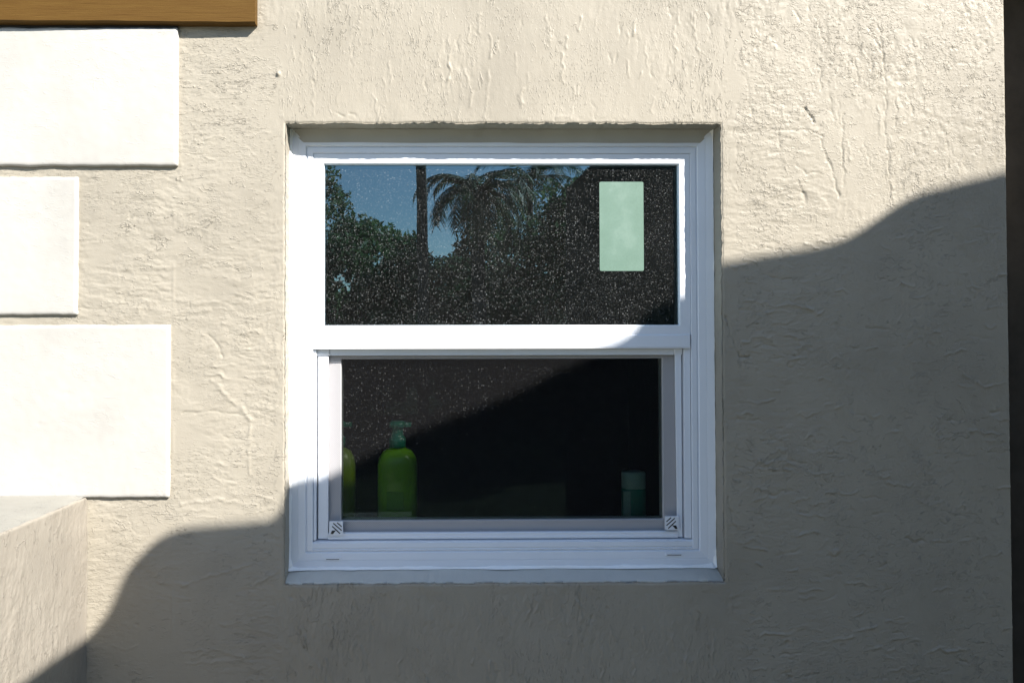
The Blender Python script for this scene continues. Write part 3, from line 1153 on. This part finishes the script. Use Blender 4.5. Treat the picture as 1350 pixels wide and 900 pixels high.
# corner clips with slanting slots
for cx0, cz0, mir in ((-.2712, 1.0800, 1), (.4625, 1.0872, -1)):
    mb = MB()
    s_ = .0295
    mb.box(cx0, cx0+s_, .0600, .0664, cz0, cz0+s_)

    def T(u, v, y):
        u = u if mir == 1 else 1-u
        return (cx0+u*s_, y, cz0+v*s_)
    for k, (a, b) in enumerate((((.22, .66), (.80, .12)), ((.30, .88), (.92, .34)), ((.58, .92), (.92, .62)))):
        du, dv = .026, .031
        y = .0597
        n = len(mb.v)
        mb.v += [T(a[0]-du, a[1]-dv, y), T(b[0]-du, b[1]-dv, y), T(b[0]+du, b[1]+dv, y), T(a[0]+du, a[1]+dv, y)]
        mb.f.append((n, n+1, n+2, n+3))
        mb.m.append(1)
    n = len(mb.v)
    mb.v += [T(.10, .10, .0596), T(.28, .08, .0596), T(.50, .36, .0596), T(.20, .34, .0596)]
    mb.f.append((n, n+1, n+2, n+3))
    mb.m.append(1)
    sub(mb.build('corner_clip', [VINYL, BLACKGAP]), scr)

# ------------------------------------------------------------------ room behind the glass
mb = MB()
rx0, rx1, ry0, ry1, rz0, rz1 = -1.4, 1.15, .20, 3.4, 0.01, 2.6
hx0, hx1, hz0, hz1 = -.335, .55, 1.045, 1.945
mb.quad((rx0, ry1, rz0), (rx1, ry1, rz0), (rx1, ry1, rz1), (rx0, ry1, rz1))
mb.quad((rx0, ry0, rz0), (rx0, ry1, rz0), (rx0, ry1, rz1), (rx0, ry0, rz1))
mb.quad((rx1, ry0, rz0), (rx1, ry1, rz0), (rx1, ry1, rz1), (rx1, ry0, rz1))
mb.quad((rx0, ry0, rz0), (rx1, ry0, rz0), (rx1, ry1, rz0), (rx0, ry1, rz0))
mb.quad((rx0, ry0, rz1), (rx1, ry0, rz1), (rx1, ry1, rz1), (rx0, ry1, rz1))
for a in ((rx0, hx0, rz0, rz1), (hx1, rx1, rz0, rz1), (hx0, hx1, rz0, hz0), (hx0, hx1, hz1, rz1)):
    mb.quad((a[0], ry0, a[2]), (a[1], ry0, a[2]), (a[1], ry0, a[3]), (a[0], ry0, a[3]))
for a, b in (((hx0, hz0), (hx1, hz0)), ((hx1, hz0), (hx1, hz1)), ((hx1, hz1), (hx0, hz1)), ((hx0, hz1), (hx0, hz0))):
    mb.quad((a[0], .1205, a[1]), (b[0], .1205, b[1]), (b[0], ry0, b[1]), (a[0], ry0, a[1]))
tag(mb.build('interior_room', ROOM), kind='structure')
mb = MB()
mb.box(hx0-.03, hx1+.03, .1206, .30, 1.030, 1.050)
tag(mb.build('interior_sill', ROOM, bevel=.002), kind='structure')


# ------------------------------------------------------------------ bottles on the inner sill
def lathe(prof, sx=1., sy=1., seg=40):
    V, F = [], []
    for r, z in prof:
        for k in range(seg):
            a = 2*math.pi*k/seg
            c, s = math.cos(a), math.sin(a)
            e = .55                                      # softly squared section
            V.append((sx*r*math.copysign(abs(c)**(e+.3), c), sy*r*math.copysign(abs(s)**(e+.3), s), z))
    for i in range(len(prof)-1):
        for k in range(seg):
            a, b = i*seg+k, i*seg+(k+1) % seg
            F.append((a, b, b+seg, a+seg))
    F.append(tuple(range(seg))[::-1])
    F.append(tuple((len(prof)-1)*seg+k for k in range(seg)))
    return V, F


GREEN = plain_mat('lime_green_plastic', (.17, .40, .012), .3, .5)
TEAL = plain_mat('teal_plastic', (.01, .20, .13), .35, .5)
LBL = plain_mat('printed_label', (.11, .32, .02), .5)
PALE = plain_mat('pale_teal_plastic', (.26, .42, .36), .4, .5)
YELL = plain_mat('yellow_green_plastic', (.20, .30, .02), .35, .5)
WHITECAP = plain_mat('white_cap', (.6, .62, .5), .4, .5)


def pump_bottle(x, y, label, mat, H=.205, w=.040, pump=TEAL):
    t = empty('pump_bottle', (x, y, 1.0505))
    tag(t, label, 'bottle', 'pump bottles on the inner sill')
    V, F = lathe([(w*.9, 0), (w, .006), (w, H*.80), (w*.93, H*.88), (w*.72, H*.955), (w*.38, H*.99), (w*.34, H)], 1, .72)
    b = mesh_obj('body', V, F, mat, t, True)
    V, F = lathe([(w*.42, H), (w*.42, H+.020), (w*.34, H+.024), (w*.30, H+.028), (w*.28, H+.044), (w*.42, H+.046), (w*.44, H+.056), (w*.3, H+.060)], 1, 1, 24)
    p = mesh_obj('pump', V, F, pump, t, True)
    mbn = MB()
    mbn.prism([(-.007, H+.046), (-.007, H+.056), (.007, H+.057), (.007, H+.046)], .008, .032)
    nz = mbn.build('nozzle', pump, None, .002)
    nz.parent = p
    mbl = MB()
    mbl.box(-.022, .016, -w*.72-.0012, -w*.72+.001, H*.32, H*.52)
    mbl.build('label', LBL, t, .0006)
    return t


pump_bottle(-.1310, .172, 'lime green pump bottle with a teal pump, inside the lower window pane', GREEN, w=.046)
t2 = pump_bottle(-.2700, .178, 'dark yellow-green pump bottle half hidden at the left edge of the lower pane', YELL, pump=TEAL)
t = empty('shampoo_bottle', (.4190, .170, 1.0505))
tag(t, 'small pale teal bottle standing inside at the right of the lower pane', 'bottle')
V, F = lathe([(.026, 0), (.028, .004), (.028, .105), (.027, .108)], 1, .8)
mesh_obj('body', V, F, TEAL, t, True)
V, F = lathe([(.0275, .108), (.0278, .110), (.0278, .142), (.026, .146)], 1, .8)
mesh_obj('cap', V, F, PALE, t, True)
mb = MB()
mb.box(-.0290, -.0120, -.0235, -.0190, .004, .104)
mb.build('label', PALE, t, .001)

# ------------------------------------------------------------------ unseen blocker, added and shaped to throw the stepped shadow
PB = [(-1.441, 0.236), (-1.0408, 0.6226), (-0.9023, 0.7566), (-0.7608, 0.8888), (-0.7093, 0.945), (-0.6925, 0.9735), (-0.6845, 1.0085), (-0.6672, 1.0405), (-0.6313, 1.0815), (-0.592, 1.105), (-0.5605, 1.1143), (-0.4736, 1.1217), (-0.362, 1.131), (-0.346, 1.165), (-0.330, 1.215), (-0.3123, 1.2461), (-0.2758, 1.2618), (-0.2171, 1.2806), (-0.1247, 1.3248), (0.0046, 1.3898), (0.1311, 1.4357), (0.2451, 1.4819), (0.3241, 1.525), (0.366, 1.541), (0.4354, 1.5665), (0.4743, 1.5954), (0.494, 1.634), (0.5264, 1.6566), (0.575, 1.6678), (0.6804, 1.6855), (0.7941, 1.7048), (0.8398, 1.7194), (0.8758, 1.7404), (0.9414, 1.7858), (0.9742, 1.8052), (1.007, 1.8182), (1.1791, 1.8622), (1.5, 1.93), (2.2, 2.0)]
SD = 1.70
px_ = np.array([p[0] for p in PB])
pz_ = np.array([p[1] for p in PB])
uu = np.linspace(PB[0][0], PB[-1][0], 420)
cz = np.interp(uu, px_, pz_)
ker = np.array([1, 2, 3, 2, 1])/9.
cz2 = np.convolve(np.pad(cz, 2, mode='edge'), ker, 'valid')
off = SLOPE*SD
Vw, Fw = [], []
for x, z in zip(uu+off, cz2+off):
    Vw += [(x, -SD, 0), (x, -SD, z), (x, -SD-.015, z-.001), (x, -SD-.015, 0)]
n = len(uu)
for i in range(n-1):
    for k in range(4):
        a, b = i*4+k, i*4+(k+1) % 4
        Fw.append((a, b, b+4, a+4))
Fw += [(0, 1, 2, 3), ((n-1)*4+3, (n-1)*4+2, (n-1)*4+1, (n-1)*4)]
blocker = mesh_obj('shadow_blocker', Vw, Fw, plain_mat('dark_paint', (.06, .065, .055), .8, .2, .002, 40, var=.2))
tag(blocker, 'unseen thin sheet with a stepped curved top, added to cast the shadow across the house', 'wall')


# ------------------------------------------------------------------ ground
def ground_mat():
    m, nt, b = new_mat('lawn')
    co = nt.nodes.new('ShaderNodeTexCoord').outputs['Object']
    c = ramp(nt, noise_node(nt, co, 1.2, 8, .7), [(.3, (.035, .05, .018)), (.55, (.06, .08, .03)), (.75, (.10, .095, .05))])
    nt.links.new(c, b.inputs['Base Color'])
    b.inputs['Roughness'].default_value = .95
    nt.links.new(bump(nt, noise_node(nt, co, 40, 6, .7), .03, .8), b.inputs['Normal'])
    return m


g = mesh_obj('ground', [(-300, -300, 0), (300, -300, 0), (300, 300, 0), (-300, 300, 0)], [(0, 1, 2, 3)], ground_mat())
tag(g, kind='structure')
mb = MB()
mb.box(-7, -.35, -4.5, -.001, .0, .10)  # unseen slab, extent and pale tone set to bounce light onto the left wall
tag(mb.build('bounce_pavement', plain_mat('bounce_concrete', (.52, .49, .43), .85, .2, .002, 60, var=.2), bevel=.01), kind='structure')


# ------------------------------------------------------------------ garden seen only as a reflection in the glass
def leaf_mat(name, c0, c1):
    m, nt, b = new_mat(name)
    co = nt.nodes.new('ShaderNodeTexCoord').outputs['Object']
    c = ramp(nt, noise_node(nt, co, 2.2, 3, .6), [(.35, c0), (.65, c1)])
    nt.links.new(c, b.inputs['Base Color'])
    b.inputs['Roughness'].default_value = .6
    tl = nt.nodes.new('ShaderNodeBsdfTranslucent')
    nt.links.new(c, tl.inputs[0])
    mx = nt.nodes.new('ShaderNodeMixShader')
    mx.inputs[0].default_value = .4
    nt.links.new(b.outputs[0], mx.inputs[1])
    nt.links.new(tl.outputs[0], mx.inputs[2])
    nt.links.new(mx.outputs[0], nt.nodes['Material Output'].inputs[0])
    return m


LEAF = leaf_mat('dark_foliage', (.045, .10, .045), (.12, .21, .085))
PALML = leaf_mat('palm_foliage', (.035, .065, .028), (.07, .11, .045))
BARK = plain_mat('bark', (.09, .075, .06), .9, .2, .01, 20, var=.3)


def leaves(cs, n, size, rng):
    """n small leaf quads spread through a list of (centre, radii) clumps"""
    V = np.zeros((n, 4, 3))
    k = rng.integers(0, len(cs), n)
    cen = np.array([c[0] for c in cs])[k]
    rad = np.array([c[1] for c in cs])[k]
    d = rng.normal(size=(n, 3))
    d /= np.linalg.norm(d, axis=1)[:, None]
    r = rng.random(n)**.45
    p = cen+d*r[:, None]*rad
    a = rng.normal(size=(n, 3))
    a /= np.linalg.norm(a, axis=1)[:, None]
    b = np.cross(a, rng.normal(size=(n, 3)))
    b /= np.linalg.norm(b, axis=1)[:, None]
    s = size*(.6+.8*rng.random(n))[:, None]
    V[:, 0], V[:, 1], V[:, 2], V[:, 3] = p-a*s, p+b*s*.4, p+a*s, p-b*s*.4
    return V.reshape(-1, 3), np.arange(4*n).reshape(n, 4)


def tube(pts, r0, r1, seg=8):
    V, F = [], []
    pts = [Vector(p) for p in pts]
    for i, p in enumerate(pts):
        d = (pts[min(i+1, len(pts)-1)]-pts[max(i-1, 0)]).normalized()
        u = d.orthogonal().normalized()
        v = d.cross(u)
        r = r0+(r1-r0)*i/(len(pts)-1)
        for k in range(seg):
            a = 2*math.pi*k/seg
            V.append(tuple(p+u*r*math.cos(a)+v*r*math.sin(a)))
    for i in range(len(pts)-1):
        for k in range(seg):
            a, b = i*seg+k, i*seg+(k+1) % seg
            F.append((a, b, b+seg, a+seg))
    return V, F


def tree(x, y, h, w, clumps, label, nleaf=6000, size=.10, low=.35, seed=1, group='broadleaf trees reflected in the glass'):
    rng = np.random.default_rng(seed)
    t = empty('broadleaf_tree', (x, y, 0))
    tag(t, label, 'tree', group)
    cs = []
    for i in range(clumps):
        a = rng.random()*6.283
        rr = w*.5*rng.random()**.5
        z = h*(low+(1-low)*rng.random())
        k = 1-.5*abs((z/h-low)/(1-low)-.4)
        cs.append(((rr*k*math.cos(a), rr*k*math.sin(a), z-.12*h), (w*.17*(.7+.6*rng.random()), w*.17, h*.09*(.7+.6*rng.random()))))
    V, F = leaves(cs, nleaf, size, rng)
    np_mesh('crown', V, F, LEAF, t, False)
    V, F = [], []
    v, f = tube([(0, 0, 0), (.05, .02, h*.3), (-.02, .05, h*.6)], .13, .07)
    V += v
    F += f
    for c, _ in cs[::3]:
        n = len(V)
        v, f = tube([(0, .02, h*.3), (c[0]*.5, c[1]*.5, (c[2]+h*.3)*.5+.1), c], .05, .015, 6)
        V += v
        F += [tuple(q+n for q in ff) for ff in f]
    mesh_obj('trunk', V, F, BARK, t, True)


def palm(x, y, h, R, nf, label, tr=.09, seed=1, droop=1.0, leaf=.32, lw=.02):
    rng = np.random.default_rng(seed)
    t = empty('palm_tree', (x, y, 0))
    tag(t, label, 'palm tree', 'palm trees reflected in the glass')
    V, F = tube([(0, 0, 0), (.03, 0, h*.35), (-.02, .02, h*.7), (0, 0, h)], tr*1.15, tr*.85, 12)
    mesh_obj('trunk', V, F, BARK, t, True)
    for k in range(nf):
        a = 2*math.pi*(k+.5*rng.random())/nf
        el = rng.uniform(-.35, 1.15)
        L = R*rng.uniform(.8, 1.15)
        p = np.array([0, 0, h], float)
        pts = [p.copy()]
        ns = 14
        e = el
        for i in range(ns):
            e -= droop*(.05+.10*i/ns)
            p = p+np.array([math.cos(a)*math.cos(e), math.sin(a)*math.cos(e), math.sin(e)])*L/ns
            pts.append(p.copy())
        v, f = tube(pts, .016, .004, 5)
        V, F = list(v), list(f)
        sd = np.array([-math.sin(a), math.cos(a), 0])
        for i in range(2, ns+1):
            for s in (-1, 1):
                for q in (0, .5):
                    b0 = pts[i-1]*(1-q)+pts[i]*q
                    d = (pts[i]-pts[i-1])
                    d /= np.linalg.norm(d)
                    ll = leaf*(1-.65*abs(i/ns-.45))*rng.uniform(.8, 1.1)
                    tip = b0+(sd*s*.75+d*.6+np.array([0, 0, -.35+rng.uniform(-.2, .15)]))*ll
                    n = len(V)
                    wv = d*lw
                    V += [tuple(b0-wv), tuple(b0+wv), tuple((b0+tip)/2+wv*.8), tuple(tip), tuple((b0+tip)/2-wv*.8)]
                    F.append((n, n+1, n+2, n+3, n+4))
        mesh_obj('frond', V, F, PALML, t, False)


# coordinates: the glass at y = .066 mirrors the camera to y = 1.73
def mir(pxx, D):
    return ((pxx-598)/1000*D, 1.73-D)


def mz(pyy, D):
    return 1.5+(450-pyy)/1000*D


x, y = mir(556, 11.5)
palm(x, y, 7.2, 2.2, 16, 'tall slim palm trunk rising left of centre in the window reflection', tr=.082, seed=5)
x, y = mir(632, 12.5)
palm(x, y, mz(252, 12.5), 1.25, 26, 'bushy low palm just right of the slim trunk in the reflection', tr=.12, seed=8, droop=1.6, leaf=.30)
x, y = mir(700, 16.8)
palm(x, y, mz(236, 16.8), 1.9, 20, 'palm with hanging fronds near the top centre of the reflection', tr=.08, seed=11, droop=1.5, leaf=.42)
x, y = mir(436, 17)
tree(x-.1, y, mz(218, 17), 1.9, 30, 'narrow upright tree at the left edge of the reflection', 9000, .065, .3, 21)
x, y = mir(478, 16)
tree(x, y, mz(262, 16), 2.9, 26, 'round dark tree low at the left of the reflection', 13500, .075, .25, 22)
x, y = mir(528, 19)
tree(x, y, mz(292, 19), 2.3, 18, 'small dark tree beside the slim palm trunk in the reflection', 7500, .075, .25, 23)
for i, (pp, D, top, w, lb) in enumerate(((610, 15, 296, 2.6, 'low dark tree behind the bushy palm in the reflection'),
                                         (705, 15, 232, 3.2, 'dense dark tree filling the middle of the reflection'),
                                         (800, 14, 200, 3.4, 'dense dark tree behind the green sticker in the reflection'),
                                         (905, 12, 190, 3.4, 'dense dark tree at the right edge of the reflection'))):
    x, y = mir(pp, D)
    tree(x, y, mz(top, D), w, 46, lb, 17000, .072, .12, 31+i)
rng = np.random.default_rng(55)
cs = []
for i in range(90):
    cs.append((((i/89-.5)*26, -14+rng.uniform(-.8, .8), rng.uniform(.4, 2.3)), (.75, .6, .7)))
V, F = leaves(cs, 42000, .11, rng)
hd = np_mesh('hedge_growth', V, F, LEAF, None, False)
tag(hd, kind='stuff')
hd.name = 'shrubbery'
hd['label'] = 'continuous dark shrubbery along the back of the garden'
